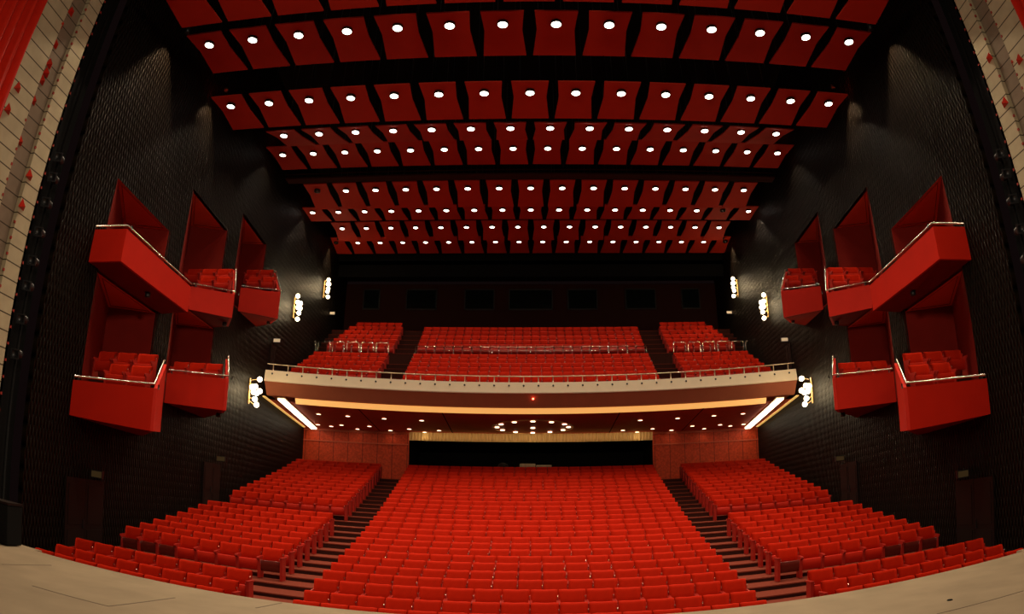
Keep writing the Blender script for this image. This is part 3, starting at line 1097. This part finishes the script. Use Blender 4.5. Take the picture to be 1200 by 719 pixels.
# rows: (count, Y of lamp, z of lens, near Y, near z, far Y, far z, unlit lamps)
ROWS = [(13, 12.25, 12.35, 11.72, 12.50, 14.20, 12.67, ()),
        (14, 16.22, 13.60, 15.65, 13.56, 18.10, 13.75, ()),
        (15, 20.21, 13.66, 19.65, 13.77, 22.10, 13.80, ()),
        (14, 24.06, 14.62, 23.50, 14.46, 26.30, 15.32, ()),
        (16, 28.04, 15.84, 27.30, 15.90, 29.95, 16.06, ()),
        (15, 31.62, 15.55, 31.05, 15.72, 33.75, 15.52, (0,)),
        (17, 35.81, 16.28, 35.20, 16.30, 37.60, 16.48, (15,)),
        (16, 39.62, 16.84, 39.00, 16.98, 41.50, 16.72, ()),
        (18, 43.75, 17.50, 43.10, 17.62, 45.70, 17.43, (0, 17))]
DOWN = [300, 320, 340, 320, 190, 170, 210, 185, 150]      # watts per lamp, row by row: the rear rows hang lower over the balcony
down_ds = [lamp_data('ceiling_downlight', 'SPOT', e_, (1, .80, .56), spot_size=math.radians(98), spot_blend=.25, shadow_soft_size=.12) for e_ in DOWN]
PW = 1.6


def panel_mb(yn, zn, yf, zf_, yl):
    """hourglass panel, bent at its waist; the lamp hole sits near its stage-side edge"""
    q = MB()
    prof = [(0, .64), (.22, .605), (.42, .578), (.7, .632), (1., .688)]
    t = .05
    vs = []
    for u, h in prof:
        y = yn + (yf - yn) * u
        z = zn + (zf_ - zn) * u + .05 * (1 - abs(u - .4) / .6) * .5
        vs += [(-h, y, z), (h, y, z), (h, y, z + t), (-h, y, z + t)]
    fs = [(4 * i + j, 4 * i + (j + 1) % 4, 4 * (i + 1) + (j + 1) % 4, 4 * (i + 1) + j) for i in range(len(prof) - 1) for j in range(4)]
    fs += [(0, 3, 2, 1), (4 * 4, 4 * 4 + 1, 4 * 4 + 2, 4 * 4 + 3)]
    q.add(vs, fs)
    return q


for r, (n, yl, zl, yn, zn, yf, zf_, off) in enumerate(ROWS):
    proto = None
    zp = zn + (zf_ - zn) * (yl - yn) / (yf - yn)
    zlens = min(zl, zp - .10)
    for i in range(n):
        x = (i - (n - 1) / 2) * PW
        if proto is None:
            t = thing('ceiling_panel', '', 'ceiling panel', (0, yn, zn))
            panel_mb(yn, zn, yf, zf_, yl).build('board', M['panel'], t)
            for hx in (-.35, .35):
                q = MB()
                ym = (yn + yf) / 2 + .3
                zm = zn + (zf_ - zn) * (ym - yn) / (yf - yn) + .06
                q.tube([(hx, ym, zm), (hx, ym, 20.2)], .012, 5)
                q.build('hanger_rod', M['black_metal'], t)
            proto = t
        else:
            t = copy_tree(proto)
        t.location.x = x
        half = 'left' if i < n / 2 else 'right'
        j = i if half == 'left' else n - 1 - i
        t['label'] = f'red waisted ceiling panel in {ORD[r]} row from the stage, {ORD[j]} from the {half} end'
        t['group'] = f'ceiling panels, {ORD[r]} row from the stage'
    lit = dark = None
    for i in range(n):
        x = (i - (n - 1) / 2) * PW
        isoff = i in off
        src = dark if isoff else lit
        if src is None:
            t = thing('ceiling_downlight', '', 'light', (0, yl, zlens))
            q = MB()
            q.lathe([(.15, .012), (.17, .0), (.17, zp - zlens - .004), (.12, zp - zlens - .004)], (0, yl, zlens), 16)
            q.build('can', M['black_metal'], t)
            q = MB()
            q.lathe([(.02, -.025), (.10, -.018), (.148, .006), (.148, .010)], (0, yl, zlens), 16)
            q.build('lens', M['offlens'] if isoff else M['lens'], t)
            if isoff:
                dark = t
            else:
                lit = t
        else:
            t = copy_tree(src)
        t.location.x = x
        half = 'left' if i < n / 2 else 'right'
        j = i if half == 'left' else n - 1 - i
        t['label'] = f'{"unlit" if isoff else "glowing"} ceiling downlight in {ORD[r]} panel row from the stage, {ORD[j]} from {half} end'
        t['group'] = f'downlights, {ORD[r]} row from the stage'
        if not isoff:
            lamp(down_ds[r], (x, yl, zlens - .05), (x, yl, -5))

wash_d = lamp_data('wall_washer', 'SPOT', 420, (1, .66, .36), spot_size=math.radians(74), spot_blend=.4, shadow_soft_size=.06)  # added spots to strengthen the scallops; their cans and rods are added too
for s in (-1, 1):
    for i, (y, z) in enumerate(((16.0, 14.0), (20.3, 14.5), (28.6, 16.3), (35.9, 16.6), (43.2, 17.5))):
        x = s * (wx(y) - .55)
        t = thing('wall_washer', f'small black wall washer close to the {SIDE[s]} wall beside the {("second", "third", "fifth", "seventh", "ninth")[i]} panel row', 'light', (x, y, z))
        q = MB()
        q.lathe([(.06, 0), (.09, 0), (.09, .22), (.03, .26)], (x, y, z), 10)
        q.build('can', M['black_metal'], t)
        q = MB()
        q.tube([(x, y, z + .25), (x, y, 20.2)], .012, 5)
        q.build('hanger_rod', M['black_metal'], t)
        lamp(wash_d, (x, y, z - .02), (x + s * .25, y, z - 3))

t = thing('lighting_bridge', 'dark lighting bridge across the ceiling between the fifth and sixth panel rows', 'bridge', (0, 30.5, 15.6))
q = MB()
q.box(-12.6, 12.6, 30.35, 30.9, 15.72, 15.80)
q.build('walkway', M['riser'], t)
q = MB()
q.tube([(-12.6, 30.35, 15.98), (12.6, 30.35, 15.98)], .03)
q.build('front_rail', M['riser'], t)

# ------------------------------------------------------------------ stage
q = MB()
q.box(-11.5, 11.5, -7., 10.4, STAGE - 1.2, STAGE, 0)


def joint(p0, p1):
    pts = []
    for px, py in (p0, p1):
        a, b = ab(px, py)
        y = STAGE / b
        pts.append(Vector((a * y, y, STAGE + .002)))
    d = (pts[1] - pts[0]).normalized()
    nrm = Vector((-d.y, d.x, 0)) * .012
    up = Vector((0, 0, .002))
    q.hexa([pts[0] - nrm - up, pts[1] - nrm - up, pts[1] + nrm - up, pts[0] + nrm - up, pts[0] - nrm + up, pts[1] - nrm + up, pts[1] + nrm + up, pts[0] + nrm + up], 1)


joint((38, 686), (127, 710))
joint((127, 710), (205, 700))
joint((2, 661), (60, 662))
joint((1098, 719), (1199, 692))
joint((300, 712), (330, 706))
a, b = ab(1113, 703)
y = STAGE / b
q.lathe([(.045, .0), (.04, .012)], (a * y, y, STAGE), 10, 2)
struct('floor_stage', q, [M['stage'], M['seam'], M['black']])
t = thing('stage_monitor', 'dark equipment case with pale edge at the left end of the stage', 'equipment', (-9.75, 10.0, STAGE))
q = MB()
q.box(-10.6, -9.32, 9.9, 10.36, STAGE + .02, STAGE + .78)
q.build('case', M['black'], t, bevel=.02)
q = MB()
q.box(-10.6, -9.31, 9.89, 10.37, STAGE + .785, STAGE + .83)
q.build('lid', M['door'], t)
for s in (-1, 1):
    q = MB()
    a, b = sorted((s * 9.1, s * 9.75))
    q.box(a, b, 10.405, 10.75, STAGE - 1.2, STAGE - .02)
    tag(q.build('stage_step', M['stage']), f'small beige step block at the {SIDE[s]} end of the stage edge', 'step')

# ------------------------------------------------------------------ light from the stage side
for s in (-1, 1):      # stage lights that catch the box fronts and the proscenium boards
    lamp(lamp_data('stage_side_light', 'AREA', 400, (1, .80, .58), shape='RECTANGLE', size=2.5, size_y=1.5, spread=math.radians(100)), (-s * 4, -3., 8.0), (s * 11.5, 19, 4))
lamp(lamp_data('stage_work_light', 'SPOT', 1050, (1, .80, .58), spot_size=math.radians(120), spot_blend=.6, shadow_soft_size=.5), (0, 2., 11.), (0, 5.5, -2))

# ------------------------------------------------------------------ world, camera, view
w = bpy.data.worlds.new('world')
w.use_nodes = True
w.node_tree.nodes['Background'].inputs[0].default_value = (.004, .002, .002, 1)
w.node_tree.nodes['Background'].inputs[1].default_value = 1.
sc.world = w

cam = bpy.data.cameras.new('camera')
co = bpy.data.objects.new('camera', cam)
COL.objects.link(co)
sc.camera = co
cam.type = 'PANO'
pano = cam if hasattr(cam, 'panorama_type') else cam.cycles
pano.panorama_type = 'FISHEYE_EQUISOLID'
cam.sensor_fit = 'HORIZONTAL'
cam.sensor_width = 36.
pano.fisheye_lens = F / 1200 * 36
pano.fisheye_fov = PI
cam.shift_y = -(359.5 - CY) / 719
cam.clip_end = 300
Rm = Matrix.Rotation(math.radians(YAW), 3, 'Z') @ Matrix.Rotation(math.radians(PITCH), 3, 'X') @ Matrix.Rotation(-math.radians(ROLL), 3, 'Y')
m4 = Matrix.Identity(4)
for i in range(3):
    m4[i][0], m4[i][1], m4[i][2] = Rm.col[0][i], Rm.col[2][i], -Rm.col[1][i]
m4[2][3] = Z0
co.matrix_world = m4

for o in RISE:
    o.location.z += Z0
for o in bpy.data.objects:
    if '_base' in o:
        del o['_base']

sc.view_settings.view_transform = 'Standard'
sc.view_settings.look = 'None'
sc.view_settings.exposure = 0.
sc.view_settings.gamma = 1.
sc.view_settings.use_curve_mapping = False
sc.cycles.use_denoising = True
sc.cycles.max_bounces = 6
sc.cycles.diffuse_bounces = 4
sc.cycles.glossy_bounces = 3
sc.cycles.sample_clamp_indirect = 6.
